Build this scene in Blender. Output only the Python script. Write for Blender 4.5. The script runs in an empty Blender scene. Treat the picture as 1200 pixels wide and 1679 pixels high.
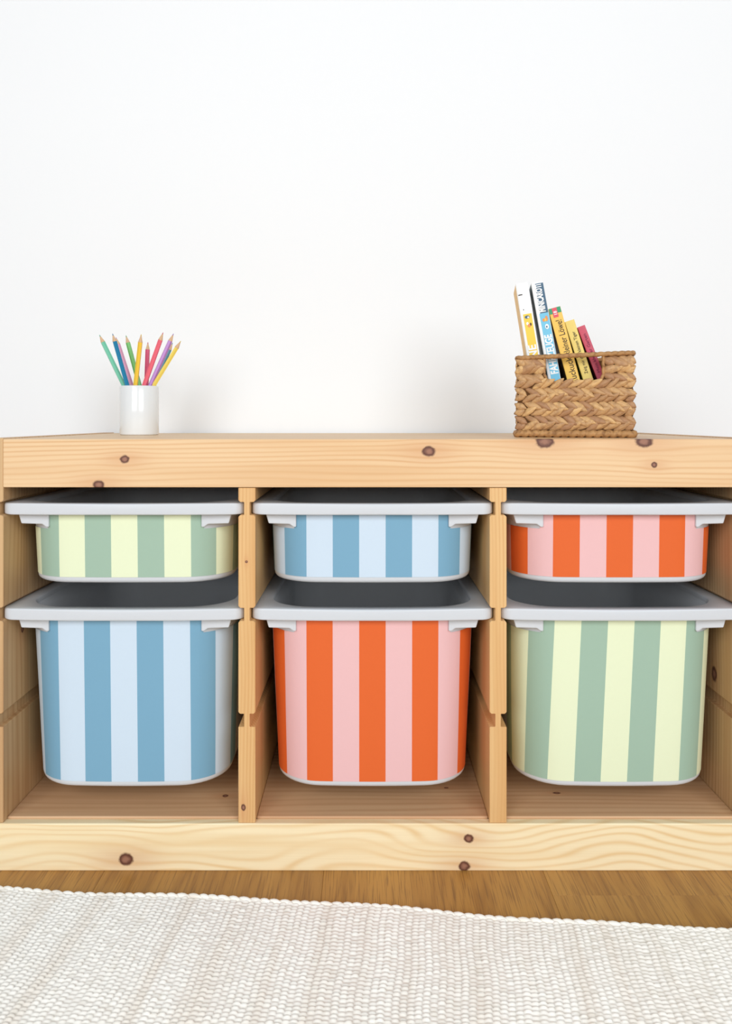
import bpy, bmesh, math, random
import numpy as np
from mathutils import Vector, Matrix, Euler

random.seed(7)
np.random.seed(7)
sc = bpy.context.scene
COL = sc.collection
PI = math.pi

# ------------------------------------------------------------------ camera
F_PX = 1329.0                      # focal length in pixels of the 1200x1679 frame
CAM_X, CAM_Y, CAM_Z = -0.008, -1.0, 0.556
HORIZON = 688.0
cam_d = bpy.data.cameras.new('camera')
cam = bpy.data.objects.new('camera', cam_d)
COL.objects.link(cam)
cam.location = (CAM_X, CAM_Y, CAM_Z)
cam.rotation_euler = (PI / 2, 0, 0)
cam_d.sensor_fit = 'AUTO'
cam_d.sensor_width = 36.0
cam_d.lens = F_PX / 1679.0 * 36.0
cam_d.shift_y = -(839.5 - HORIZON) / 1679.0
cam_d.clip_start = 0.05
sc.camera = cam

# ------------------------------------------------------------------ world, windows, exposure
w = bpy.data.worlds.new('room_daylight')
sc.world = w
w.use_nodes = True
w.node_tree.nodes['Background'].inputs[0].default_value = (0.93, 1.0, 1.08, 1)
w.node_tree.nodes['Background'].inputs[1].default_value = 0.58


def area_light(name, loc, target, sx, sy, power, col):
    d = bpy.data.lights.new(name, 'AREA')
    d.shape = 'RECTANGLE'
    d.size, d.size_y = sx, sy
    d.energy = power
    d.color = col
    o = bpy.data.objects.new(name, d)
    COL.objects.link(o)
    o.location = loc
    o.rotation_euler = (Vector(target) - Vector(loc)).to_track_quat('-Z', 'Y').to_euler()
    return o


area_light('window_light_right', (1.15, -2.7, 1.45), (0, 0.2, 0.5), 1.5, 1.5, 74, (0.95, 1.0, 1.04))
area_light('window_light_left', (-1.05, -2.7, 1.45), (0, 0.2, 0.5), 1.5, 1.5, 68, (0.95, 1.0, 1.04))

sc.view_settings.view_transform = 'Standard'
sc.view_settings.look = 'None'
sc.view_settings.gamma = 1.0
sc.view_settings.use_curve_mapping = False
sc.view_settings.exposure = -0.70


# ------------------------------------------------------------------ helpers
def lin(c):
    out = []
    for v in c[:3]:
        v = v / 255.0
        out.append(v / 12.92 if v <= 0.04045 else ((v + 0.055) / 1.055) ** 2.4)
    return (out[0], out[1], out[2], 1.0)


def at(px, py, Y):
    """world point at depth Y seen at a pixel of the 1200x1679 frame"""
    d = Y - CAM_Y
    return Vector((CAM_X + (px - 600.0) * d / F_PX, Y, CAM_Z - (py - HORIZON) * d / F_PX))


def mesh_obj(name, verts, faces, mat, parent=None, smooth=False, mats=None, midx=None):
    me = bpy.data.meshes.new(name)
    me.from_pydata([tuple(v) for v in verts], [], faces)
    if mats:
        for m in mats:
            me.materials.append(m)
    elif mat:
        me.materials.append(mat)
    if midx is not None:
        me.polygons.foreach_set('material_index', midx)
    if smooth:
        me.polygons.foreach_set('use_smooth', [True] * len(me.polygons))
    me.update()
    o = bpy.data.objects.new(name, me)
    COL.objects.link(o)
    if parent:
        o.parent = parent
    return o


def bm_obj(name, bm, mat, parent=None, smooth=False):
    bmesh.ops.recalc_face_normals(bm, faces=bm.faces)
    me = bpy.data.meshes.new(name)
    bm.to_mesh(me)
    bm.free()
    me.materials.append(mat)
    if smooth:
        me.polygons.foreach_set('use_smooth', [True] * len(me.polygons))
    o = bpy.data.objects.new(name, me)
    COL.objects.link(o)
    if parent:
        o.parent = parent
    return o


def box_bm(x0, x1, y0, y1, z0, z1, bev=0.0, seg=2):
    bm = bmesh.new()
    vs = [bm.verts.new((x, y, z)) for x in (x0, x1) for y in (y0, y1) for z in (z0, z1)]
    for f in ((0, 1, 3, 2), (4, 6, 7, 5), (0, 4, 5, 1), (2, 3, 7, 6), (0, 2, 6, 4), (1, 5, 7, 3)):
        bm.faces.new([vs[i] for i in f])
    if bev > 0:
        bmesh.ops.bevel(bm, geom=bm.edges[:], offset=bev, segments=seg, affect='EDGES', profile=0.5)
    return bm


def extrude_y(profile, y0, y1, bev=0.0, seg=2):
    """closed (x, z) outline pushed from y0 to y1"""
    bm = bmesh.new()
    a = [bm.verts.new((p[0], y0, p[1])) for p in profile]
    b = [bm.verts.new((p[0], y1, p[1])) for p in profile]
    n = len(profile)
    bm.faces.new(a)
    bm.faces.new(b[::-1])
    for i in range(n):
        bm.faces.new((a[i], b[i], b[(i + 1) % n], a[(i + 1) % n]))
    bmesh.ops.recalc_face_normals(bm, faces=bm.faces)
    if bev > 0:
        es = [e for e in bm.edges]
        bmesh.ops.bevel(bm, geom=es, offset=bev, segments=seg, affect='EDGES', profile=0.5)
    return bm


def empty(name, loc=(0, 0, 0), rot=(0, 0, 0)):
    o = bpy.data.objects.new(name, None)
    o.empty_display_size = 0.05
    COL.objects.link(o)
    o.location = loc
    o.rotation_euler = rot
    return o


def tag(o, label=None, cat=None, group=None, kind=None):
    if label:
        o['label'] = label
    if cat:
        o['category'] = cat
    if group:
        o['group'] = group
    if kind:
        o['kind'] = kind
    return o


def tube(points, radii, sides=8, closed=False, up=Vector((0, 0, 1))):
    """verts, faces of a tube along a polyline"""
    P = [Vector(p) for p in points]
    n = len(P)
    V, Fc = [], []
    for i in range(n):
        if closed:
            t = P[(i + 1) % n] - P[(i - 1) % n]
        else:
            t = P[min(i + 1, n - 1)] - P[max(i - 1, 0)]
        t.normalize()
        s = t.cross(up)
        if s.length < 1e-4:
            s = t.cross(Vector((0, 1, 0)))
        s.normalize()
        u = s.cross(t)
        r = radii[i] if hasattr(radii, '__len__') else radii
        for k in range(sides):
            a = 2 * PI * k / sides
            V.append(P[i] + s * (r * math.cos(a)) + u * (r * math.sin(a)))
    m = n if closed else n - 1
    for i in range(m):
        j = (i + 1) % n
        for k in range(sides):
            k2 = (k + 1) % sides
            Fc.append((i * sides + k, i * sides + k2, j * sides + k2, j * sides + k))
    if not closed:
        Fc.append(tuple(range(sides))[::-1])
        Fc.append(tuple((n - 1) * sides + k for k in range(sides)))
    return V, Fc


# ------------------------------------------------------------------ materials
class NT:
    def __init__(self, name, rough=0.5, spec=0.5):
        self.m = bpy.data.materials.new(name)
        self.m.use_nodes = True
        self.nt = self.m.node_tree
        self.b = self.nt.nodes['Principled BSDF']
        self.b.inputs['Roughness'].default_value = rough
        self.b.inputs['Specular IOR Level'].default_value = spec

    def n(self, t):
        return self.nt.nodes.new(t)

    def link(self, a, b):
        self.nt.links.new(a, b)

    def put(self, sock, v):
        if isinstance(v, bpy.types.NodeSocket):
            self.link(v, sock)
        elif v is not None:
            sock.default_value = v

    def math(self, op, a, b=None, c=None, clamp=False):
        n = self.n('ShaderNodeMath')
        n.operation = op
        n.use_clamp = clamp
        self.put(n.inputs[0], a)
        self.put(n.inputs[1], b)
        if c is not None:
            self.put(n.inputs[2], c)
        return n.outputs[0]

    def comb(self, x, y, z):
        n = self.n('ShaderNodeCombineXYZ')
        for i, v in enumerate((x, y, z)):
            self.put(n.inputs[i], v)
        return n.outputs[0]

    def noise(self, vec, scale=1.0, detail=3.0, rough=0.5):
        n = self.n('ShaderNodeTexNoise')
        self.put(n.inputs['Vector'], vec)
        n.inputs['Scale'].default_value = scale
        n.inputs['Detail'].default_value = detail
        n.inputs['Roughness'].default_value = rough
        return n.outputs[0]

    def mix(self, f, a, b):
        n = self.n('ShaderNodeMix')
        n.data_type = 'RGBA'
        self.put(n.inputs['Factor'], f)
        self.put(n.inputs['A'], a)
        self.put(n.inputs['B'], b)
        return n.outputs['Result']

    def smooth(self, v, lo, hi, o0=0.0, o1=1.0):
        n = self.n('ShaderNodeMapRange')
        n.interpolation_type = 'SMOOTHSTEP'
        self.put(n.inputs['Value'], v)
        n.inputs['From Min'].default_value = lo
        n.inputs['From Max'].default_value = hi
        n.inputs['To Min'].default_value = o0
        n.inputs['To Max'].default_value = o1
        return n.outputs[0]

    def obj_xyz(self):
        tc = self.n('ShaderNodeTexCoord')
        s = self.n('ShaderNodeSeparateXYZ')
        self.link(tc.outputs['Object'], s.inputs[0])
        return s.outputs[0], s.outputs[1], s.outputs[2]

    def bump(self, h, strength=0.3, dist=0.001):
        n = self.n('ShaderNodeBump')
        n.inputs['Strength'].default_value = strength
        n.inputs['Distance'].default_value = dist
        self.put(n.inputs['Height'], h)
        self.link(n.outputs[0], self.b.inputs['Normal'])

    def color(self, c):
        self.put(self.b.inputs['Base Color'], c)
        return self.m


def plain(name, rgb, rough=0.5, spec=0.5, var=0.03, scale=60.0):
    t = NT(name, rough, spec)
    tc = t.n('ShaderNodeTexCoord')
    f = t.noise(tc.outputs['Object'], scale, 3)
    c = lin(rgb)
    d = tuple(v * (1 - var * 2) for v in c[:3]) + (1,)
    return t.color(t.mix(f, d, c))


def pine(name, axis, light, mid, knots=(), seed=0.0, lines=110.0, wave=4.0, stretch=2.2, contrast=0.8, rough=0.42):
    """pine board: growth-ring lines that wander and bend round the knots; axis = grain direction, then the face direction"""
    t = NT(name, rough, 0.4)
    xyz = dict(zip('XYZ', t.obj_xyz()))
    g, a = xyz[axis[0]], xyz[axis[1]]
    b = xyz[[c for c in 'XYZ' if c not in axis][0]]
    v = t.comb(t.math('MULTIPLY_ADD', g, stretch, seed), t.math('MULTIPLY_ADD', a, 11.0, seed * 1.7), t.math('MULTIPLY', b, 9.0))
    Fd = t.math('MULTIPLY', t.noise(v, 1.0, 1.5, 0.45), wave)
    Fd = t.math('ADD', Fd, t.math('MULTIPLY', t.math('ADD', a, t.math('MULTIPLY', b, 0.6)), lines))
    kmask, kcore, khalo = None, None, None
    for (kg, ka, kr, el) in knots:
        dg = t.math('DIVIDE', t.math('SUBTRACT', g, kg), el)
        da = t.math('SUBTRACT', a, ka)
        d2 = t.math('ADD', t.math('MULTIPLY', dg, dg), t.math('MULTIPLY', da, da))
        dg2 = t.math('DIVIDE', dg, 2.2)
        d3 = t.math('ADD', t.math('MULTIPLY', dg2, dg2), t.math('MULTIPLY', da, da))
        # lines part above and below the knot
        e = t.math('EXPONENT', t.math('DIVIDE', d3, -((kr * 2.0) ** 2)))
        Fd = t.math('ADD', Fd, t.math('MULTIPLY', t.math('MULTIPLY', e, da), -0.62 * lines))
        d = t.math('SQRT', d2)
        d = t.math('ADD', d, t.math('MULTIPLY_ADD', t.noise(t.comb(t.math('MULTIPLY', g, 190.0), t.math('MULTIPLY', a, 190.0), seed), 1.0, 2), kr * 0.5, -kr * 0.25))
        m = t.smooth(d, kr * 0.7, kr * 1.1, 1.0, 0.0)
        core = t.smooth(d, kr * 0.2, kr * 0.72, 0.75, 0.0)
        halo = t.math('MULTIPLY', e, 0.42)
        kmask = t.math('MAXIMUM', kmask, m) if kmask else m
        khalo = t.math('MAXIMUM', khalo, halo) if khalo else halo
        kcore = t.math('MAXIMUM', kcore, core) if kcore else core
    s = t.math('SINE', t.math('MULTIPLY', Fd, 2 * PI))
    s = t.math('MULTIPLY_ADD', s, 0.5, 0.5)
    s = t.math('POWER', s, 2.6)
    amt = t.noise(t.comb(t.math('MULTIPLY_ADD', g, 2.0, seed), t.math('MULTIPLY', a, 32.0), t.math('MULTIPLY', b, 32.0)), 1.0, 2)
    s = t.math('MULTIPLY', s, t.smooth(amt, 0.25, 0.75, contrast * 0.25, contrast), clamp=True)
    broad = t.noise(t.comb(t.math('MULTIPLY_ADD', g, 1.6, seed + 9), t.math('MULTIPLY', a, 34.0), t.math('MULTIPLY', b, 34.0)), 1.0, 3)
    fib = t.noise(t.comb(t.math('MULTIPLY', g, 14.0), t.math('MULTIPLY', a, 900.0), t.math('MULTIPLY', b, 900.0)), 1.0, 2)
    col = t.mix(s, lin(light), lin(mid))
    deeper = tuple(0.35 * p + 0.65 * q for p, q in zip(light, mid))
    col = t.mix(t.smooth(broad, 0.42, 0.72, 0.0, 0.8), col, lin(deeper))
    col = t.mix(t.math('MULTIPLY', fib, 0.2), col, lin(tuple(v * 0.88 for v in mid)))
    if kmask:
        col = t.mix(khalo, col, lin((208, 146, 100)))
        col = t.mix(kmask, col, lin((98, 58, 44)))
        col = t.mix(kcore, col, lin((172, 122, 98)))
    t.bump(fib, 0.06, 0.0006)
    return t.color(col)


PL, PM = (238, 203, 158), (218, 166, 112)
PLb, PMb = (255, 236, 195), (238, 200, 142)
SIDEL, SIDEM = (216, 178, 130), (184, 134, 88)
SHL, SHM = (224, 184, 142), (196, 146, 104)


def kx(px, py, Y=0.0):
    p = at(px, py, Y)
    return p.x, p.z


def knots_front(lst):
    return [kx(px, py) + (r, el) for (px, py, r, el) in lst]


M_rail_top = pine('pine_top_rail', 'XZ', PL, PM, knots_front([(205, 753, .0055, 1.15), (162, 795, .0062, 1.3), (703, 740, .0068, 1.3), (893, 724, .0085, 1.5), (1055, 724, .0080, 1.5), (1072, 762, .0042, 1.0)]), 4.3, 160, 6.0, 1.7, 0.8)
M_rail_bot = pine('pine_plinth_rail', 'XZ', PLb, PMb, knots_front([(207, 1408, .0084, 1.15), (768, 1374, .0056, 1.15), (761, 1419, .0068, 1.15)]), 11.7, 95, 11.0, 3.4, 0.85)
M_top = pine('pine_top_board', 'XY', (232, 198, 154), (212, 164, 110), [], 21.0, 110, 5, 1.5, 0.7)
M_side = pine('pine_side_panel', 'ZY', SIDEL, SIDEM, [(.284, .056, .0045, 1.4)], 31.0, 95, 5, 1.6, 0.85)
M_side_r = pine('pine_side_panel_knotty', 'ZY', SIDEL, SIDEM, [(.2175, .079, .0085, 1.3)], 36.0, 95, 5, 1.6, 0.85)
M_div = pine('pine_divider', 'ZX', (232, 188, 130), (210, 152, 90), [(kx(404, 921)[1], kx(404, 921)[0], .0018, 1.0), (kx(399, 1324)[1], kx(399, 1324)[0], .0030, 1.6)], 44.0, 230, 4, 3.0, 0.75)
M_div2 = pine('pine_divider_second', 'ZX', (233, 190, 132), (212, 154, 92), [], 52.0, 230, 4, 3.0, 0.75)
M_shelf = pine('pine_bottom_shelf', 'XY', SHL, SHM, [(-.193, .067, .0042, 1.0), (-.25, .135, .003, 1.6), (.245, .075, .003, 1.8), (.10, .09, .0022, 1.5)], 61.0, 75, 5, 1.6, 0.8)

t = NT('white_plastic', 0.38, 0.5)
tc = t.n('ShaderNodeTexCoord')
t.bump(t.noise(tc.outputs['Object'], 900, 2), 0.03, 0.0004)
M_rim = M_plastic = t.color(t.mix(t.noise(tc.outputs['Object'], 9, 2), lin((216, 218, 221)), lin((222, 224, 227))))

STK = {
    'yellow': (233, 239, 202), 'green': (162, 188, 167),
    'pale_blue': (206, 221, 234), 'blue': (122, 168, 193),
    'orange': (228, 102, 42), 'pink': (236, 188, 187),
}
nt_ = M_plastic.node_tree
tr_ = nt_.nodes.new('ShaderNodeBsdfTranslucent')
tr_.inputs[0].default_value = (0.75, 0.76, 0.78, 1)
mx_ = nt_.nodes.new('ShaderNodeMixShader')
mx_.inputs[0].default_value = 0.09
nt_.links.new(nt_.nodes['Principled BSDF'].outputs[0], mx_.inputs[1])
nt_.links.new(tr_.outputs[0], mx_.inputs[2])
nt_.links.new(mx_.outputs[0], nt_.nodes['Material Output'].inputs['Surface'])
M_stk = {k: plain('sticker_' + k, c, 0.5, 0.35, 0.012, 300) for k, c in STK.items()}

t = NT('white_wall_paint', 0.9, 0.2)
tc = t.n('ShaderNodeTexCoord')
nz = t.noise(tc.outputs['Object'], 220, 3)
t.bump(nz, 0.04, 0.001)
M_wall = t.color(t.mix(t.noise(tc.outputs['Object'], 2.0, 2), lin((249, 250, 250)), lin((251, 252, 252))))

# oak floor planks: each plank its own shade
t = NT('oak_plank', 0.4, 0.45)
x, y, z = t.obj_xyz()
oi = t.n('ShaderNodeObjectInfo')
rnd = oi.outputs['Random']
off = t.math('MULTIPLY', rnd, 60.0)
v = t.comb(t.math('MULTIPLY_ADD', x, 26.0, off), t.math('MULTIPLY_ADD', y, 1.8, off), off)
Fd = t.math('MULTIPLY', t.noise(v, 1.0, 2, 0.5), 7.0)
s = t.math('POWER', t.math('MULTIPLY_ADD', t.math('SINE', t.math('MULTIPLY', Fd, 2 * PI)), 0.5, 0.5), 2.0)
pores = t.noise(t.comb(t.math('MULTIPLY', x, 520.0), t.math('MULTIPLY', y, 16.0), off), 1.0, 3, 0.6)
broad = t.noise(t.comb(t.math('MULTIPLY_ADD', x, 34.0, off), t.math('MULTIPLY', y, 2.5), off), 1.0, 2)
col = t.mix(t.math('MULTIPLY', s, 0.55), lin((180, 128, 58)), lin((146, 96, 38)))
col = t.mix(t.smooth(broad, 0.35, 0.7), col, lin((194, 142, 68)))
col = t.mix(t.smooth(pores, 0.46, 0.70, 0.0, 0.7), col, lin((122, 80, 38)))
col = t.mix(t.math('MULTIPLY', rnd, 0.28), col, lin((128, 90, 50)))
t.bump(pores, 0.12, 0.0006)
M_oak = t.color(col)
M_under = plain('dark_subfloor', (70, 48, 28), 0.9)

# hyacinth strands: each its own tone
t = NT('water_hyacinth', 0.5, 0.35)
x, y, z = t.obj_xyz()
rnd = t.n('ShaderNodeObjectInfo').outputs['Random']
off = t.math('MULTIPLY', rnd, 50.0)
fib = t.noise(t.comb(t.math('MULTIPLY_ADD', x, 90.0, off), t.math('MULTIPLY', y, 900.0), t.math('MULTIPLY', z, 900.0)), 1.0, 3)
patch = t.noise(t.comb(t.math('MULTIPLY_ADD', x, 140.0, off), t.math('MULTIPLY', y, 120.0), off), 1.0, 2)
col = t.mix(rnd, lin((178, 132, 94)), lin((230, 186, 126)))
col = t.mix(t.smooth(patch, 0.4, 0.75, 0, 0.55), col, lin((150, 108, 80)))
col = t.mix(t.smooth(fib, 0.4, 0.8, 0, 0.4), col, lin((136, 90, 52)))
t.bump(fib, 0.5, 0.0006)
M_strand = t.color(col)

t = NT('twisted_hyacinth_rope', 0.55, 0.3)
tc = t.n('ShaderNodeTexCoord')
f = t.noise(tc.outputs['Object'], 220, 3)
f2 = t.noise(tc.outputs['Object'], 60, 2)
col = t.mix(f2, lin((150, 104, 62)), lin((208, 160, 104)))
M_rope = t.color(t.mix(t.smooth(f, 0.45, 0.7, 0, 0.6), col, lin((122, 80, 46))))
t.bump(f, 0.5, 0.0008)
M_core = plain('basket_core_gap_shade', (112, 76, 46), 0.9, 0.1, 0.2, 200)  # inner layer coloured dark so gaps between strands read as shade

# rug yarn
t = NT('cream_cotton_yarn', 0.95, 0.1)
x, y, z = t.obj_xyz()
band = t.noise(t.comb(t.math('MULTIPLY', x, 30.0), t.math('MULTIPLY', y, 1.4), 2.0), 1.0, 2)
blot = t.noise(t.comb(t.math('MULTIPLY', x, 90.0), t.math('MULTIPLY', y, 60.0), 5.0), 1.0, 3)
col = t.mix(t.smooth(band, 0.45, 0.7, 0, 0.7), lin((252, 246, 236)), lin((238, 226, 211)))
col = t.mix(t.smooth(blot, 0.5, 0.75, 0, 0.5), col, lin((234, 225, 210)))
M_rug = t.color(col)

M_cup = plain('white_glazed_ceramic', (236, 238, 238), 0.12, 0.6, 0.005, 5)
M_tipwood = plain('sharpened_pencil_wood', (226, 188, 148), 0.6, 0.3, 0.06, 300)

# ------------------------------------------------------------------ setting
WALL_Y = 0.448
wall = bm_obj('wall_back', box_bm(-3.0, 3.0, WALL_Y, WALL_Y + 0.12, -0.02, 2.6), M_wall)
tag(wall, 'plain white painted wall behind the wooden storage unit', 'wall', kind='structure')

floor = bm_obj('floor', box_bm(-3.0, 3.0, -3.2, WALL_Y, -0.04, -0.012), M_under)
tag(floor, 'oak plank floor in front of the wooden storage unit', 'floor', kind='structure')
pw = 0.270
plank_me = {}
PLEN = 1.22


def plank(x0, x1, y0, y1):
    wd, ln = round(x1 - x0, 4), round(y1 - y0, 4)
    if (wd, ln) not in plank_me:
        bm = box_bm(0.0001, wd - 0.0001, 0.0001, ln - 0.0001, -0.012, 0.0, 0.0003, 1)
        bmesh.ops.recalc_face_normals(bm, faces=bm.faces)
        me = bpy.data.meshes.new('plank')
        bm.to_mesh(me)
        bm.free()
        me.materials.append(M_oak)
        plank_me[(wd, ln)] = me
    o = bpy.data.objects.new('plank', plank_me[(wd, ln)])
    COL.objects.link(o)
    o.parent = floor
    o.location = (x0, y0, 0)


xs = 0.480 - 13 * pw
for i in range(33):
    x0 = xs + i * pw
    if x0 < -3.0 or x0 + pw > 3.0:
        continue
    # the plank right of centre ends where the photograph shows its butt joint
    j = -0.0525 if abs(x0 - 0.210) < 1e-3 else -0.0525 - (((i * 0.618) % 1.0) * 0.8 + 0.2) * PLEN
    cuts = [j + k * PLEN for k in range(-4, 3)]
    cuts = sorted(set([-3.2] + [c for c in cuts if -3.15 < c < WALL_Y - 0.05] + [WALL_Y]))
    for a_, b_ in zip(cuts[:-1], cuts[1:]):
        plank(x0, x0 + pw, a_, b_)

# ------------------------------------------------------------------ storage frame
ZT = 0.532                       # top surface
P = 0.310                        # bay pitch
ZG = (0.4462, 0.3156, 0.1848)    # groove centres
GH = 0.0080                      # half height of a groove
GD = 0.0070                      # depth of a groove
ZB = 0.0586                      # top of the plinth rail
DEP = 0.440
unit = empty('storage_unit')
tag(unit, 'pine storage frame with three bays holding striped tubs', 'storage unit')


def groove_side(face, sgn, top, bot, r=0.0022):
    """one edge of a panel profile from bot to top; sgn = +1 when the face looks to +x"""
    pts = [(face, bot)]
    for k, zc in enumerate(sorted(ZG)):
        lo, hi = zc - GH, zc + GH
        rl = 0.0004 if k == 0 else r
        pts += [(face, lo - rl), (face - sgn * rl, lo), (face - sgn * GD, lo), (face - sgn * GD, hi), (face - sgn * r, hi), (face, hi + r)]
    pts.append((face, top))
    return pts


DT = 0.0105
ZU = 0.4718
for cx, m in ((-P / 2, M_div), (P / 2, M_div2)):
    prof = groove_side(cx + DT, 1, ZU, ZB) + groove_side(cx - DT, -1, ZU, ZB)[::-1]
    bm_obj('divider', extrude_y(prof, 0.0, DEP - 0.012, 0.0005, 1), m, unit)

XI = 1.5 * P - 0.0095            # inner face of a side panel
XO = XI + 0.018
for s_, m in ((-1, M_side), (1, M_side_r)):
    inner = groove_side(s_ * XI, -s_, ZT + 0.0012, ZB)
    prof = inner + [(s_ * XO, ZT + 0.0012), (s_ * XO, ZB)]
    bm_obj('side_panel', extrude_y(prof, 0.0, DEP, 0.0007, 1), m, unit)
bm_obj('top_board', box_bm(-XI + .0002, XI - .0002, 0.0205, DEP - .0005, ZT - 0.018, ZT, 0.0008), M_top, unit)
bm_obj('top_rail', box_bm(-XI + .0002, XI - .0002, -0.0015, 0.020, 0.4725, ZT, 0.0012), M_rail_top, unit)
bm_obj('back_rail', box_bm(-XI + .0002, XI - .0002, DEP - 0.0185, DEP - .0005, 0.460, ZT - 0.0183, 0.0008), M_top, unit)
bm_obj('plinth_rail', box_bm(-XO - .001, XO + .001, -0.0015, 0.0112, 0.0, ZB - .0003, 0.0012), M_rail_bot, unit)
for b in range(3):
    x0 = -XI + .0002 if b == 0 else (b - 1.5) * P + DT + .0002
    x1 = XI - .0002 if b == 2 else (b - 0.5) * P - DT - .0002
    bm_obj('bottom_shelf', box_bm(x0, x1, 0.0115, DEP - .012, ZB - 0.0175, ZB + 0.0022, 0.0012), M_shelf, unit)
bm_obj('back_plinth', box_bm(-XO, XO, DEP - 0.0115, DEP, 0.0, ZB - .0003, 0.001), M_top, unit)


# ------------------------------------------------------------------ tubs
def outline(wd, yf, yb, r, bulge, nc=10, nf=8, ns=6):
    """rounded rectangle, counter-clockwise from the front centre, front bowed towards the viewer"""
    pts = []
    x0 = wd - r
    for i in range(nf):
        pts.append((x0 * i / nf, yf))
    for i in range(nc + 1):
        a = -PI / 2 + (PI / 2) * i / nc
        pts.append((x0 + r * math.cos(a), yf + r + r * math.sin(a)))
    for i in range(1, ns):
        pts.append((wd, yf + r + (yb - yf - 2 * r) * i / ns))
    for i in range(nc + 1):
        a = (PI / 2) * i / nc
        pts.append((x0 + r * math.cos(a), yb - r + r * math.sin(a)))
    for i in range(1, nf):
        pts.append((x0 - x0 * i / nf, yb))
    pts.append((0.0, yb))
    right = pts
    left = [(-p[0], p[1]) for p in right[1:-1]][::-1]
    full = right + left
    ym = (yf + yb) / 2
    out = []
    for (px, py) in full:
        if py < ym:
            py -= bulge * max(0.0, 1 - (px / wd) ** 2)
        out.append((px, py))
    return out


W_TOP, R_C, Y_F, Y_B, BUL = 0.1325, 0.056, 0.029, 0.415, 0.006


def section(frac, inset=0.0):
    """tub section at depth frac (0 rim .. metres below the rim)"""
    tp = frac * 0.042
    return outline(W_TOP - tp - inset, Y_F + tp * 0.75 + inset, Y_B - tp - inset, R_C - inset * 0.6, BUL)


RIM_H = 0.0140


def build_tub(height):
    """meshes of one tub: body, rim, grip; local z = 0 at the rim's top"""
    z_b = -height
    fl = 0.0058
    V, Fc = [], []
    n = len(section(0))
    rings = []

    def ring(pts, z):
        i0 = len(V)
        V.extend([(p[0], p[1], z) for p in pts])
        rings.append(i0)

    nz = 8
    for k in range(nz + 1):
        z = -RIM_H * 0.5 + (z_b + fl + RIM_H * 0.5) * k / nz
        ring(section(-z), z)
    for k in range(1, 6):
        a = PI / 2 * k / 5
        ring(section(-(z_b + fl), fl * (1 - math.cos(a))), z_b + fl - fl * math.sin(a))
    no = len(rings)
    wl = 0.0025
    for k in range(nz + 1)[::-1]:
        z = -RIM_H * 0.5 + (z_b + fl + RIM_H * 0.5) * k / nz
        if k == nz:
            ring(section(-(z_b + wl), 0.008), z_b + wl)
        ring(section(-z, wl), z)
    for q in range(len(rings) - 1):
        if q == no - 1:
            continue
        a, b = rings[q], rings[q + 1]
        for i in range(n):
            j = (i + 1) % n
            Fc.append((a + j, a + i, b + i, b + j))
    Fc.append(tuple(rings[no - 1] + i for i in range(n))[::-1])
    Fc.append(tuple(rings[no] + i for i in range(n)))
    a, b = rings[-1], rings[0]
    for i in range(n):
        j = (i + 1) % n
        Fc.append((a + j, a + i, b + i, b + j))
    body = (V, Fc)
    # rim
    inn = section(RIM_H * 0.5, 0.0022)
    out = outline(0.1507, 0.0165, 0.4235, 0.013, 0.0075)
    V2, F2 = [], []
    rb = 0.0022
    prof = [(0, 0, -RIM_H), (0, 0, -0.0015), (0.06, 0, 0.0)]
    for k in range(4):
        a = PI / 2 * k / 3
        prof.append((1, -rb + rb * math.sin(a), -rb + rb * math.cos(a)))
    for k in range(4):
        a = PI / 2 * k / 3
        prof.append((1, -rb + rb * math.cos(a), -RIM_H + rb - rb * math.sin(a)))
    cx, cy = 0.0, 0.22
    for (fr, off, z) in prof:
        for pi_, po in zip(inn, out):
            dx, dy = po[0] - pi_[0], po[1] - pi_[1]
            L = math.hypot(dx, dy) or 1
            V2.append((pi_[0] + dx * fr + dx / L * off, pi_[1] + dy * fr + dy / L * off, z))
    m = len(prof)
    for q in range(m):
        q2 = (q + 1) % m
        for i in range(n):
            j = (i + 1) % n
            F2.append((q * n + i, q * n + j, q2 * n + j, q2 * n + i))
    return body, (V2, F2)


def grip_bm(s_):
    z0 = -RIM_H + 0.0005
    pr = [(.0955, z0), (.0955, z0 - .0175), (.0990, z0 - .0175), (.1040, z0 - .0138), (.1300, z0 - .0130), (.1338, z0)]
    pr = [(s_ * p[0], p[1]) for p in pr]
    return extrude_y(pr, 0.0265, 0.074, 0.0013, 2)


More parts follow.
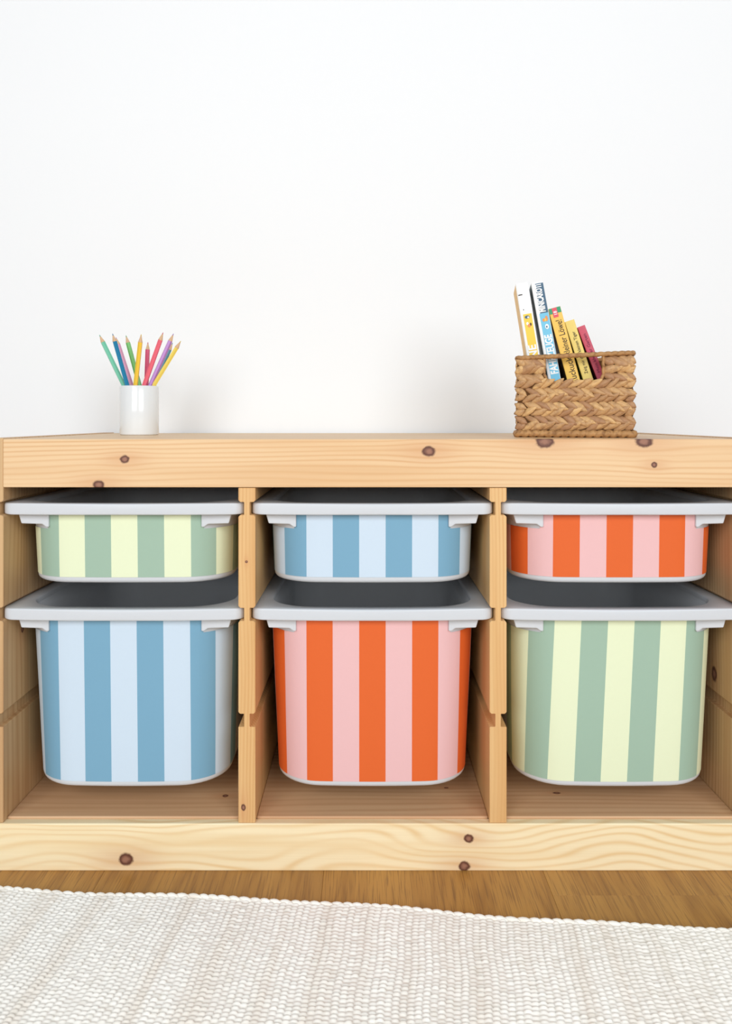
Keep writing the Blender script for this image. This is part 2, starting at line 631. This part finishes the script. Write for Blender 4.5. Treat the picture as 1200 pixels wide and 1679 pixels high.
def sticker_mesh(height, c0, c1, shift, tilt, sw=0.0331, first=0):
    """two-tone print wrapped round the front: columns follow the tub's outline"""
    z_hi, z_lo = -RIM_H - 0.0008, -height + 0.0078
    nz = 7
    levels = [z_hi + (z_lo - z_hi) * k / nz for k in range(nz + 1)]
    cut = -RIM_H - 0.0195

    def arcs(z, inset):
        o = section(-z, inset)
        n = len(o)
        nf = n // 2
        R = o[:nf + 1]
        L = [o[0]] + o[:nf - 1:-1]
        res = []
        for side in (R, L):
            acc = [0.0]
            for q in range(1, len(side)):
                acc.append(acc[-1] + math.dist(side[q - 1], side[q]))
            res.append((acc, side))
        return res

    def sample(tab, u):
        acc, side = tab[0] if u >= 0 else tab[1]
        a = abs(u)
        for q in range(1, len(acc)):
            if a <= acc[q]:
                f = (a - acc[q - 1]) / max(1e-9, acc[q] - acc[q - 1])
                p, r_ = side[q - 1], side[q]
                return (p[0] + (r_[0] - p[0]) * f, p[1] + (r_[1] - p[1]) * f)
        return side[-1]

    zz = [z_hi, cut] + [cut + (z_lo - cut) * k / nz for k in range(1, nz + 1)]
    # follow the bottom curve slightly
    tabs = [arcs(z, -0.0006) for k, z in enumerate(zz)]
    half = 5.5
    sub = 6
    us, mi = [], []
    K = int(half * 2)
    for k in range(K):
        for q in range(sub):
            us.append((k - half) * sw + sw * q / sub)
            mi.append(k)
    us.append(half * sw)
    V, Fc, M = [], [], []
    for r_, z in enumerate(zz):
        for u in us:
            p = sample(tabs[r_], u + shift + tilt * (z - z_hi))
            V.append((p[0], p[1], z))
    n = len(us)
    for r_ in range(len(zz) - 1):
        for i in range(n - 1):
            if r_ == 0 and abs(us[i] + shift + sw / sub / 2) > 0.0985:
                continue
            Fc.append((r_ * n + i, r_ * n + i + 1, (r_ + 1) * n + i + 1, (r_ + 1) * n + i))
            M.append((mi[i] + first) % 2)
    return V, Fc, M


tub_me = {}
for nm, h in (('low', 0.1015), ('deep', 0.2285)):
    tub_me[nm] = build_tub(h) + (h,)
grip_me = {s_: None for s_ in (-1, 1)}

GB = 'tubs in the pine frame'
TUBS = [
    (0, 'low', 'green', 'yellow', 0.000, 0, 'shallow white tub with green and yellow stripes, above the blue striped deep tub'),
    (0, 'deep', 'blue', 'pale_blue', -0.001, 0, 'deep white tub with blue and pale blue stripes'),
    (1, 'low', 'blue', 'pale_blue', 0.000, 0, 'shallow white tub with blue and pale blue stripes, in the middle bay'),
    (1, 'deep', 'pink', 'orange', 0.000, 0, 'deep white tub with orange and pink stripes, in the middle bay'),
    (2, 'low', 'pink', 'orange', -0.001, 0, 'shallow white tub with orange and pink stripes, above the green striped deep tub'),
    (2, 'deep', 'green', 'yellow', 0.001, 0.038, 'deep white tub with slanting green and yellow stripes'),
]
shared = {}
for bay, nm, ca, cb, sh, tilt, label in TUBS:
    body, rim, h = tub_me[nm]
    zt = (ZG[0] if nm == 'low' else ZG[1]) - GH + 0.0001 + RIM_H
    root = empty('storage_tub', ((bay - 1) * P, -0.0110, zt))
    tag(root, label, 'storage tub', GB)
    if nm not in shared:
        o1 = mesh_obj('tub_body', body[0], body[1], M_plastic, root, True)
        o2 = mesh_obj('rim', rim[0], rim[1], M_plastic, root, True)
        gs = [bm_obj('grip', grip_bm(s_), M_plastic, root) for s_ in (-1, 1)]
        shared[nm] = (o1.data, o2.data, [g.data for g in gs])
    else:
        for d, nn in zip(shared[nm][:2], ('tub_body', 'rim')):
            o = bpy.data.objects.new(nn, d)
            COL.objects.link(o)
            o.parent = root
        for d in shared[nm][2]:
            o = bpy.data.objects.new('grip', d)
            COL.objects.link(o)
            o.parent = root
    V, Fc, Mi = sticker_mesh(h, ca, cb, sh, tilt, first=0)
    st = mesh_obj('striped_sticker', V, Fc, None, root, True, mats=[M_stk[ca], M_stk[cb]], midx=Mi)
    st['label'] = 'vertical ' + ca.replace('_', ' ') + ' and ' + cb.replace('_', ' ') + ' striped wrap'

# ------------------------------------------------------------------ pencil cup
def lathe(prof, n=48):
    V, Fc = [], []
    for (r, z) in prof:
        for k in range(n):
            a = 2 * PI * k / n
            V.append((r * math.cos(a), r * math.sin(a), z))
    for i in range(len(prof) - 1):
        for k in range(n):
            k2 = (k + 1) % n
            Fc.append((i * n + k, i * n + k2, (i + 1) * n + k2, (i + 1) * n + k))
    Fc.append(tuple(range(n))[::-1])
    Fc.append(tuple((len(prof) - 1) * n + k for k in range(n)))
    return V, Fc


CUP_Y = 0.27
cp = at(228.5, 713, CUP_Y)
CUP = Vector((cp.x, CUP_Y, ZT))
CR, CH = 0.0297, 0.0765
V, Fc = lathe([(CR - .003, 0), (CR - .0008, .0004), (CR, .0022), (CR, CH - .0012), (CR - .0005, CH - .0003), (CR - .0012, CH), (CR - .0019, CH - .0003), (CR - .0024, CH - .0012), (CR - .0024, .006), (CR - .004, .0042)])
cup = mesh_obj('pencil_cup', V, Fc, M_cup, None, True)
cup.location = CUP
tag(cup, 'plain white glossy cylindrical cup holding coloured pencils', 'cup')

# pencils: name, colour, tip pixel, pixel where it leaves the cup, tip depth, cup depth
PENC = [
    ('mint green', (118, 205, 172), (163, 549), (203.5, 633), .262, .268),
    ('dark teal blue', (14, 128, 172), (184.5, 547), (209, 633), .250, .255),
    ('pale pink', (226, 160, 190), (190, 553), (216, 633), .288, .281),
    ('leaf green', (112, 196, 98), (206.5, 550), (229, 633), .292, .286),
    ('golden yellow', (250, 206, 62), (231.5, 548), (222, 633), .246, .254),
    ('short crimson', (214, 58, 104), (242.5, 561), (240, 633), .300, .290),
    ('coral pink', (244, 108, 128), (267.5, 545), (236, 633), .250, .256),
    ('lilac', (184, 130, 206), (284.5, 547), (246, 633), .262, .262),
    ('dusty teal', (92, 152, 172), (283, 562), (252, 633), .298, .286),
    ('lemon yellow', (248, 222, 106), (296.5, 559), (251.5, 633), .252, .2635),
]
for nm, rgb, tip, rimp, yt, yr in PENC:
    T = at(tip[0], tip[1], yt)
    R = at(rimp[0], rimp[1], yr)
    d = (R - T).normalized()
    # run down until the cup's floor or its inner wall
    L = 0.05
    while L < 0.175:
        q = T + d * L
        rr = math.hypot(q.x - CUP.x, q.y - CUP.y)
        if q.z < ZT + 0.0095 or (q.z < ZT + CH and rr > CR - 0.0068):
            break
        L += 0.001
    base = T + d * L
    root = empty('coloured_pencil', base)
    root.rotation_mode = 'QUATERNION'
    root.rotation_quaternion = (-d).to_track_quat('Z', 'Y') @ Euler((0, 0, random.random() * 1.0)).to_quaternion()
    tag(root, nm + ' pencil standing tip up in the white cup', 'pencil', 'coloured pencils in the cup')
    r, cone, ld = 0.0035, 0.0125, 0.0030
    m = plain('pencil_' + nm.replace(' ', '_'), rgb, 0.35, 0.5, 0.02, 200)

    def prism(profile, sides=6):
        Vv, Ff = [], []
        for (rr, zz) in profile:
            for k in range(sides):
                a = 2 * PI * k / sides
                Vv.append((rr * math.cos(a), rr * math.sin(a), zz))
        for i in range(len(profile) - 1):
            for k in range(sides):
                k2 = (k + 1) % sides
                Ff.append((i * sides + k, i * sides + k2, (i + 1) * sides + k2, (i + 1) * sides + k))
        Ff.append(tuple(range(sides))[::-1])
        Ff.append(tuple((len(profile) - 1) * sides + k for k in range(sides)))
        return Vv, Ff
    V, Fc = prism([(r * .92, 0), (r, .0006), (r, L - cone)])
    mesh_obj('barrel', V, Fc, m, root)
    rc = r * ld / cone
    V, Fc = prism([(r * .985, L - cone), (rc * 1.15, L - ld)], 12)
    mesh_obj('sharpened_tip', V, Fc, M_tipwood, root, False)
    V, Fc = prism([(rc * 1.12, L - ld), (0.0003, L)], 10)
    mesh_obj('lead', V, Fc, plain('lead_' + nm.replace(' ', '_'), tuple(v * .85 for v in rgb), .5, .4), root)

# ------------------------------------------------------------------ woven basket
BY0 = 0.080
BW, BD, BH = 0.1560, 0.112, 0.113
YAW = math.radians(-14.2)          # the basket is turned to face the viewer
bc = at(941.5, 718, BY0 + 0.004)
BX = bc.x
basket = empty('woven_basket', (BX, BY0 + 0.004, ZT), (0, 0, YAW))
tag(basket, 'small braided brown hyacinth basket full of picture books', 'basket')
hw = BW / 2
HOLE_X0, HOLE_X1, HOLE_Z0 = -0.0395, 0.0375, 0.0735
WT = 0.004


def wall_frame(y0, y1):
    """front or back core sheet with a cut-out below the rim"""
    pr = [(-hw + .003, .004), (hw - .003, .004), (hw - .003, BH - .004), (HOLE_X1, BH - .004), (HOLE_X1, HOLE_Z0 + .006), (HOLE_X1 - .006, HOLE_Z0),
          (HOLE_X0 + .010, HOLE_Z0), (HOLE_X0, HOLE_Z0 + .010), (HOLE_X0, BH - .004), (-hw + .003, BH - .004)]
    return extrude_y(pr, y0, y1)


bm_obj('core_front', wall_frame(.0045, .0070), M_core, basket)  # core sheets added behind the braid, their dark colour standing in for shade
bm_obj('core_back', box_bm(-hw + .003, hw - .003, BD - .007, BD - .0045, .004, BH - .004), M_core, basket)
for s_ in (-1, 1):
    xa, xb = sorted((s_ * (hw - .0070), s_ * (hw - .0045)))
    bm_obj('core_side', box_bm(xa, xb, .0045, BD - .0045, .004, BH - .004), M_core, basket)
bm_obj('basket_floor', box_bm(-hw + .004, hw - .004, .004, BD - .004, .002, .006), M_core, basket)


def leaf_mesh(k):
    """one flattened, twisted hyacinth strand: lens outline, plump section"""
    V, Fc = [], []
    L, Wd, Hh = 0.0270, 0.0108, 0.0021
    st, sd = 7, 6
    rg = random.Random(k)
    for i in range(st):
        f = i / (st - 1)
        x = (f - .5) * L
        wv = max(0.10, math.sin(PI * (0.04 + 0.92 * f)) ** 0.95) * (1 + .10 * rg.uniform(-1, 1))
        hv = max(0.25, math.sin(PI * (0.05 + 0.90 * f)) ** 0.6)
        off = 0.0007 * math.sin(3.0 * f + k)
        for j in range(sd):
            a = 2 * PI * j / sd + PI / 6
            V.append((x, off + Wd / 2 * wv * math.cos(a), Hh * hv * math.sin(a)))
    for i in range(st - 1):
        for j in range(sd):
            j2 = (j + 1) % sd
            Fc.append((i * sd + j, i * sd + j2, (i + 1) * sd + j2, (i + 1) * sd + j))
    Fc.append(tuple(range(sd))[::-1])
    Fc.append(tuple((st - 1) * sd + j for j in range(sd)))
    me = bpy.data.meshes.new('braided_strand')
    me.from_pydata(V, [], Fc)
    me.polygons.foreach_set('use_smooth', [True] * len(me.polygons))
    me.materials.append(M_strand)
    return me


LEAVES = [leaf_mesh(k) for k in range(5)]
ROWS = [.0098, .0290, .0480, .0665, .0855, .1075]
rg = random.Random(3)


def wall_strands(width, frame, hole, collect=None):
    """rows of braid on one wall; frame maps (s along, z up, outward) to basket coordinates"""
    step = 0.0165
    for r_ in range(5):
        zlo, zhi = ROWS[r_], ROWS[r_ + 1]
        hh = zhi - zlo
        ph = rg.uniform(-.5, .5) * step
        for half in (0, 1):
            zc = zlo + hh * (0.27 if half == 0 else 0.73)
            ang = math.radians(27 if half == 0 else -27)
            spans = [(-width / 2, width / 2)]
            if hole and zc > HOLE_Z0 - .0015:
                spans = [(-width / 2, HOLE_X0), (HOLE_X1, width / 2)]
            places = []
            for (sa, sb) in spans:
                n_ = max(2, round((sb - sa - .006) / 0.0122))
                for q in range(n_ + 1):
                    places.append((sa, sb, sa + .0066 + (sb - sa - .0132) * (q + (.35 if half and 0 < q < n_ else 0)) / n_))
            for (sa, sb, s_) in places:
                s_ += rg.uniform(-.0012, .0012)
                z_ = zc + rg.uniform(-.0008, .0008)
                end = max(0.62, min(1.0, (min(sb - s_, s_ - sa) + .0015) / 0.0128))
                scl = hh / 0.0188
                M4 = frame(s_, z_, 0.0006 + rg.uniform(-.0004, .0005)) @ Matrix.Rotation(ang + math.radians(rg.uniform(-7, 7)), 4, 'Z') @ \
                    Matrix.Rotation(math.radians(-11), 4, 'Y') @ Matrix.Rotation(math.radians(rg.uniform(-14, 14)), 4, 'X') @ \
                    Matrix.Diagonal((rg.uniform(.9, 1.08) * end, scl * rg.uniform(.92, 1.12), rg.uniform(.85, 1.15), 1))
                me = rg.choice(LEAVES)
                if collect is None:
                    o = bpy.data.objects.new('braided_strand', me)
                    COL.objects.link(o)
                    o.parent = basket
                    o.matrix_local = M4
                else:
                    collect.append((me, M4))


def fr_front(s_, z_, o_):
    return Matrix(((1, 0, 0, s_), (0, 0, -1, .0038 - o_), (0, 1, 0, z_), (0, 0, 0, 1)))


def fr_back(s_, z_, o_):
    return Matrix(((-1, 0, 0, -s_), (0, 0, 1, BD - .0038 + o_), (0, 1, 0, z_), (0, 0, 0, 1)))


def fr_right(s_, z_, o_):
    return Matrix(((0, 0, 1, hw - .0038 + o_), (1, 0, 0, BD / 2 + s_), (0, 1, 0, z_), (0, 0, 0, 1)))


def fr_left(s_, z_, o_):
    return Matrix(((0, 0, -1, -hw + .0038 - o_), (-1, 0, 0, BD / 2 - s_), (0, 1, 0, z_), (0, 0, 0, 1)))


wall_strands(BW, fr_front, True)
wall_strands(BD - .012, fr_left, False)
wall_strands(BD - .012, fr_right, False)
rest = []
wall_strands(BW, fr_back, False, rest)
V, Fc = [], []
for me, M4 in rest:
    i0 = len(V)
    V += [M4 @ v.co for v in me.vertices]
    Fc += [tuple(i0 + q for q in p.vertices) for p in me.polygons]
o = mesh_obj('back_braiding', V, Fc, M_strand, basket, True)
o['kind'] = 'stuff'


def rope_path(pts, step=0.0012, closed=False):
    out = []
    Q = [Vector(p) for p in pts]
    m = len(Q) if closed else len(Q) - 1
    for i in range(m):
        a, b = Q[i], Q[(i + 1) % len(Q)]
        k = max(1, int((b - a).length / step))
        out += [a + (b - a) * (q / k) for q in range(k)]
    if not closed:
        out.append(Q[-1])
    return out


def rope(name, pts, r, pitch, closed=False, amp=0.13):
    path = rope_path(pts, 0.0011, closed)
    sides = 8
    V, Fc = tube(path, [r] * len(path), sides, closed)
    V = [Vector(v) for v in V]
    for i, c in enumerate(path):
        for k in range(sides):
            ph = (i * 0.0011) / pitch * 2 * PI - 2 * PI * k / sides
            f = 1 + amp * (abs(math.sin(ph / 2 * 1.0)) * 2 - 1)
            q = i * sides + k
            V[q] = c + (V[q] - c) * f
    return mesh_obj(name, V, Fc, M_rope, basket, True)


def rrect(x0, x1, y0, y1, z, r=.005, zr=0.0):
    pts = []
    for cx, cy, a0 in ((x1 - r, y0 + r, -90), (x1 - r, y1 - r, 0), (x0 + r, y1 - r, 90), (x0 + r, y0 + r, 180)):
        for k in range(5):
            a = math.radians(a0 + 22.5 * k)
            px = cx + r * math.cos(a)
            pts.append((px, cy + r * math.sin(a), z + zr * px / hw))
    return pts


rope('top_rim', rrect(-hw + .002, hw - .002, .003, BD - .003, BH - .0030, .006, .0022), .0031, .0090, True)
rope('bottom_rim', rrect(-hw + .0015, hw - .0015, .0025, BD - .0025, .0050, .006), .0046, .0105, True, .2)
for yy, sx, nm in ((.0040, 1, 'handle_edge'),):
    pts = [(sx * HOLE_X0, yy, BH - .005), (sx * HOLE_X0, yy, HOLE_Z0 + .012), (sx * (HOLE_X0 + .003), yy, HOLE_Z0 + .005), (sx * (HOLE_X0 + .011), yy, HOLE_Z0 + .0005),
           (sx * (HOLE_X1 - .010), yy, HOLE_Z0), (sx * (HOLE_X1 - .003), yy, HOLE_Z0 + .004), (sx * HOLE_X1, yy, HOLE_Z0 + .010), (sx * HOLE_X1, yy, BH - .005)]
    rope(nm, pts, .0021, .009)

# ------------------------------------------------------------------ books
def text_mesh(body, size, align='LEFT', bold=0.0, sx=1.0):
    c = bpy.data.curves.new('lettering', 'FONT')
    c.body = body
    c.size = size
    c.align_x = align
    c.align_y = 'CENTER'
    c.offset = bold
    c.resolution_u = 3
    c.extrude = 0.00008
    o = bpy.data.objects.new('lettering_tmp', c)
    COL.objects.link(o)
    dg = bpy.context.evaluated_depsgraph_get()
    dg.update()
    me = bpy.data.meshes.new_from_object(o.evaluated_get(dg))
    bpy.data.objects.remove(o)
    bpy.data.curves.remove(c)
    return me


def put_text(book, body, size, x, z, mat, bold=0.0, flat=1.0, yoff=-0.0004, length=None):
    """lettering on a spine, reading upwards from (x, z)"""
    me = text_mesh(body, size, 'LEFT', bold)
    me.name = 'lettering'
    me.materials.clear()
    me.materials.append(mat)
    o = bpy.data.objects.new('lettering', me)
    COL.objects.link(o)
    o.parent = book
    sl = 1.0
    if length and me.vertices:
        xs_ = [v.co.x for v in me.vertices]
        sl = length / (max(xs_) - min(xs_))
    # text x -> +z, text y -> -x
    o.matrix_local = Matrix(((0, -flat, 0, x), (0, 0, -1, yoff), (sl, 0, 0, z), (0, 0, 0, 1)))
    return o


def patch(book, name, x0, x1, z0, z1, mat, y=-0.0003):
    o = bm_obj(name, box_bm(x0, x1, y, y + .0006, z0, z1), mat, book)
    return o


MB = {
    'white': plain('print_white', (246, 246, 244), .35, .5, .01),
    'yellow': plain('print_yellow', (250, 208, 62), .35, .5, .03),
    'amber': plain('print_amber', (248, 200, 92), .45, .4, .03, 90),
    'straw': plain('print_straw', (244, 214, 116), .45, .4, .06, 90),
    'sky': plain('print_sky_blue', (116, 196, 226), .35, .5, .02),
    'navy': plain('print_navy', (54, 94, 122), .35, .5, .05),
    'teal': plain('print_dark_teal', (34, 84, 92), .35, .5, .04),
    'red': plain('print_rose_red', (214, 84, 104), .45, .4, .12, 140),
    'maroon': plain('print_maroon', (96, 36, 44), .5, .4, .05),
    'green': plain('print_leaf_green', (52, 158, 112), .4, .4, .05),
    'badge': plain('print_badge_red', (232, 84, 100), .4, .4, .05),
    'ink': plain('print_dark_ink', (62, 50, 40), .5, .3, .02),
    'plum': plain('print_plum_ink', (132, 44, 76), .5, .3, .02),
    'page': plain('book_board_pages', (238, 234, 222), .7, .2, .05, 400),
    'brownink': plain('print_brown_ink', (88, 66, 42), .35, .4, .05),
    'ochre': plain('print_ochre', (242, 186, 58), .4, .4, .04),
    'orange': plain('print_orange', (238, 150, 84), .4, .4, .04),
    'olive': plain('print_olive_green', (98, 120, 62), .4, .4, .04),
}


def book(label, lean, w_, d_, h_, foot, spine, cover_l, cover_r, rnd=0.0015):
    """board book standing on its tail, spine to the viewer; local x = thickness, z = height"""
    root = empty('picture_book', foot, (0, -math.radians(lean), BYAW))
    tag(root, label, 'book', 'picture books in the basket')
    ct = 0.0016
    # spine: bowed strip
    prof = []
    k = 6
    for i in range(k + 1):
        a = PI * i / k
        prof.append((w_ / 2 - (w_ / 2) * math.cos(a), -rnd * math.sin(a)))
    V, Fc = [], []
    pts = prof + [(w_, .003), (0, .003)]
    for z in (0, h_):
        V += [(p[0], p[1] + rnd, z) for p in pts]
    n = len(pts)
    for i in range(n):
        j = (i + 1) % n
        Fc.append((i, j, n + j, n + i))
    Fc += [tuple(range(n))[::-1], tuple(range(n, 2 * n))]
    mesh_obj('spine', V, Fc, spine, root)
    bm_obj('front_cover', box_bm(0, ct, rnd + .0031, d_, 0, h_, .0005), cover_l, root)
    bm_obj('back_cover', box_bm(w_ - ct, w_, rnd + .0031, d_, 0, h_, .0005), cover_r, root)
    bm_obj('pages', box_bm(ct + .0001, w_ - ct - .0001, rnd + .0031, d_ - .002, .001, h_ - .001), MB['page'], root)
    return root


FLZ = ZT + 0.0068
BYAW = math.radians(-8.5)           # the books stand a little askew in it
EX = Vector((math.cos(YAW), math.sin(YAW), 0))
EY = Vector((-math.sin(YAW), math.cos(YAW), 0))
B0 = Vector((BX, BY0 + 0.004, 0))


def place(px, py, inn, lean):
    """foot of a leaning spine whose top left corner shows at a pixel; inn = distance behind the basket's front"""
    o_ = Vector((CAM_X, CAM_Y, CAM_Z))
    d_ = at(px, py, 0.0) - o_
    q = B0 + EY * inn
    k = (q - o_).dot(EY) / d_.dot(EY)
    Tp = o_ + d_ * k
    L = (Tp.z - FLZ) / math.cos(math.radians(lean))
    ft = Tp + Vector((math.cos(BYAW), math.sin(BYAW), 0)) * (math.sin(math.radians(lean)) * L)
    return Vector((ft.x, ft.y, FLZ)), L


def dots(bk, lst):
    for n_, (x_, z_, sx_, sz_, m_) in enumerate(lst):
        V = []
        for q in range(12):
            a = 2 * PI * q / 12
            V.append((x_ + sx_ * math.cos(a), -.0006 - .00006 * n_, z_ + sz_ * math.sin(a)))
        mesh_obj('printed_figure', V, [tuple(range(12))[::-1]], MB[m_], bk)


# 1 white and yellow
f, L = place(845, 466, .013, 9.0)
b = book('tall white and yellow picture book, leftmost in the basket', 9.0, .0172, .082, L, f, MB['white'], MB['ochre'], MB['white'])
patch(b, 'spine_panel', .0035, .0150, .03, L - .0430, MB['yellow'])
patch(b, 'printed_mark', .0015, .0070, L - .0165, L - .0152, MB['ink'])
patch(b, 'printed_mark', .0048, .0058, L - .0375, L - .0360, MB['ink'])
put_text(b, 'MEINE', .0150, .0092, L - .1290, MB['white'], .0004, 1.0, -.0006, .0420)
dots(b, [(.0085, L - .0475, .0034, .0022, 'navy'), (.0098, L - .0480, .0014, .0012, 'white'), (.0075, L - .0565, .0016, .0022, 'white'), (.0095, L - .0595, .0022, .0024, 'orange'), (.0118, L - .0580, .0010, .0022, 'ink')])
# 2 blue, vehicles
f, L = place(870.5, 464.5, .0145, 10.0)
b = book('tall blue and white picture book lettered with vehicles title', 10.0, .0166, .082, L, f, MB['white'], MB['teal'], MB['white'])
patch(b, 'spine_panel', .0038, .0158, .004, L - .0435, MB['sky'])
patch(b, 'spine_panel', .0050, .0158, L - .0433, L - .002, MB['navy'])
put_text(b, 'MINICAROTI', .0120, .0088, L - .0420, MB['white'], .0005, 1.0, -.0006, .0385)
put_text(b, 'FAHRZEUGE', .0138, .0102, L - .1285, MB['white'], .0005, 1.0, -.0006, .0545)
dots(b, [(.0082, L - .0530, .0020, .0024, 'orange'), (.0120, L - .0515, .0018, .0040, 'orange'), (.0102, L - .0530, .0012, .0022, 'yellow'), (.0108, L - .0625, .0026, .0036, 'white'), (.0104, L - .0628, .0011, .0014, 'navy')])
# 3 amber
f, L = place(899, 507, .0180, 14.6)
b = book('amber picture book with dark title and red badge, third from the left', 14.6, .0164, .080, L, f, MB['amber'], MB['brownink'], MB['amber'], .0008)
patch(b, 'spine_panel', .0004, .0160, L - .0080, L - .0002, MB['green'])
patch(b, 'badge', .0042, .0108, L - .0135, L - .0004, MB['badge'], -.0005)
put_text(b, '18', .0062, .0078, L - .0110, MB['white'], .0001, 1.0, -.0007)
put_text(b, 'Kuckuck,', .0118, .0095, L - .1090, MB['ink'], .0, 1.0, -.0005, .0390)
put_text(b, 'kleiner Löwe!', .0118, .0095, L - .0675, MB['ink'], .0, 1.0, -.0005, .0490)
# 4 straw yellow
f, L = place(926, 528, .020, 17.2)
b = book('slim straw-yellow picture book with small dark title', 17.2, .0128, .075, L, f, MB['straw'], MB['olive'], MB['straw'], .0008)
put_text(b, 'Zeig mir den kleinen Tiger', .0060, .0068, L - .0760, MB['ink'], .0, 1.0, -.0005, .0600)
# 5 rose red
f, L = place(946.5, 537, .024, 20.5)
b = book('short rose-red picture book, rightmost in the basket', 20.5, .0104, .070, L, f, MB['red'], MB['maroon'], MB['red'], .0008)
put_text(b, 'Mein kleiner Garten', .0058, .0056, L - .0680, MB['plum'], .0, 1.0, -.0005, .0560)

# ------------------------------------------------------------------ rug
RA = math.radians(-5.5)
rug_root = empty('woven_rug', (-0.0255, -0.0845, 0.0), (0, 0, RA))
tag(rug_root, 'cream woven cotton rug lying on the oak floor', 'rug')
PXc, PYc = 0.0072, 0.0058
ncol, nrow = 216, 128
qx, qy = 4, 5
nx, ny = ncol * qx + 1, nrow * qy + 1
ii, jj = np.meshgrid(np.arange(nx), np.arange(ny))
X = (ii / qx - ncol / 2) * PXc
Yv = -(jj / qy) * PYc
colid = np.minimum(ii // qx, ncol - 1)
ph = 0.5 * (colid % 2)
fx = 0.45 + 0.55 * np.abs(np.sin(PI * ii / qx)) ** 0.6
row_j = np.random.RandomState(1).uniform(-.16, .16, (ncol,))
fy = 0.5 + 0.5 * np.cos(2 * PI * (jj / qy + ph + row_j[colid]))
cellr = np.random.RandomState(2).uniform(.5, 1.25, (ncol + 1, nrow + 2))
hgt = cellr[colid, np.minimum((jj / qy + ph).astype(int), nrow)]
Z = 0.0030 + 0.0023 * fx * fy ** 0.8 * hgt
Z += 0.0012 * np.sin(X * 17 + 1.0) * np.sin(Yv * 23 + .6) + 0.0012
edge = 0.0045 * np.sin(X * 9.5 + 2.2) + 0.0022 * np.sin(X * 27 + .4)
fade = np.exp(Yv / 0.10)
Yw = Yv + edge * fade
Xw = X + 0.0010 * np.sin(Yv * 60 + X * 11)
verts = np.stack([Xw, Yw, Z], -1).reshape(-1, 3)
idx = np.arange(nx * ny).reshape(ny, nx)
quads = np.stack([idx[:-1, :-1], idx[1:, :-1], idx[1:, 1:], idx[:-1, 1:]], -1).reshape(-1, 4)
me = bpy.data.meshes.new('weave')
me.vertices.add(len(verts))
me.vertices.foreach_set('co', verts.astype(np.float32).ravel())
me.loops.add(quads.size)
me.loops.foreach_set('vertex_index', quads.astype(np.int32).ravel())
me.polygons.add(len(quads))
me.polygons.foreach_set('loop_start', (np.arange(len(quads)) * 4).astype(np.int32))
me.polygons.foreach_set('loop_total', np.full(len(quads), 4, np.int32))
me.polygons.foreach_set('use_smooth', np.ones(len(quads), bool))
me.update(calc_edges=True)
me.materials.append(M_rug)
o = bpy.data.objects.new('weave', me)
COL.objects.link(o)
o.parent = rug_root
o['kind'] = 'stuff'
# plaited selvedge: short overlapping loops of yarn along the far edge
lp = []
xq = -ncol / 2 * PXc
rg = random.Random(11)
V, Fc = [], []
while xq < ncol / 2 * PXc:
    ln = rg.uniform(.010, .014)
    e = 0.0045 * math.sin(xq * 9.5 + 2.2) + 0.0022 * math.sin(xq * 27 + .4)
    e2 = 0.0045 * math.sin((xq + ln) * 9.5 + 2.2) + 0.0022 * math.sin((xq + ln) * 27 + .4)
    pts = []
    for k in range(6):
        f = k / 5
        pts.append(Vector((xq - .002 + (ln + .004) * f, e + (e2 - e) * f + .0022 - .0034 * f + .0005, .0034 + .0016 * math.sin(PI * f))))
    rad = [.0010 + .0017 * math.sin(PI * (.1 + .8 * k / 5)) for k in range(6)]
    v_, f_ = tube(pts, rad, 7)
    i0 = len(V)
    V += v_
    Fc += [tuple(i0 + q for q in ff) for ff in f_]
    xq += ln
o = mesh_obj('selvedge', V, Fc, M_rug, rug_root, True)
o['kind'] = 'stuff'
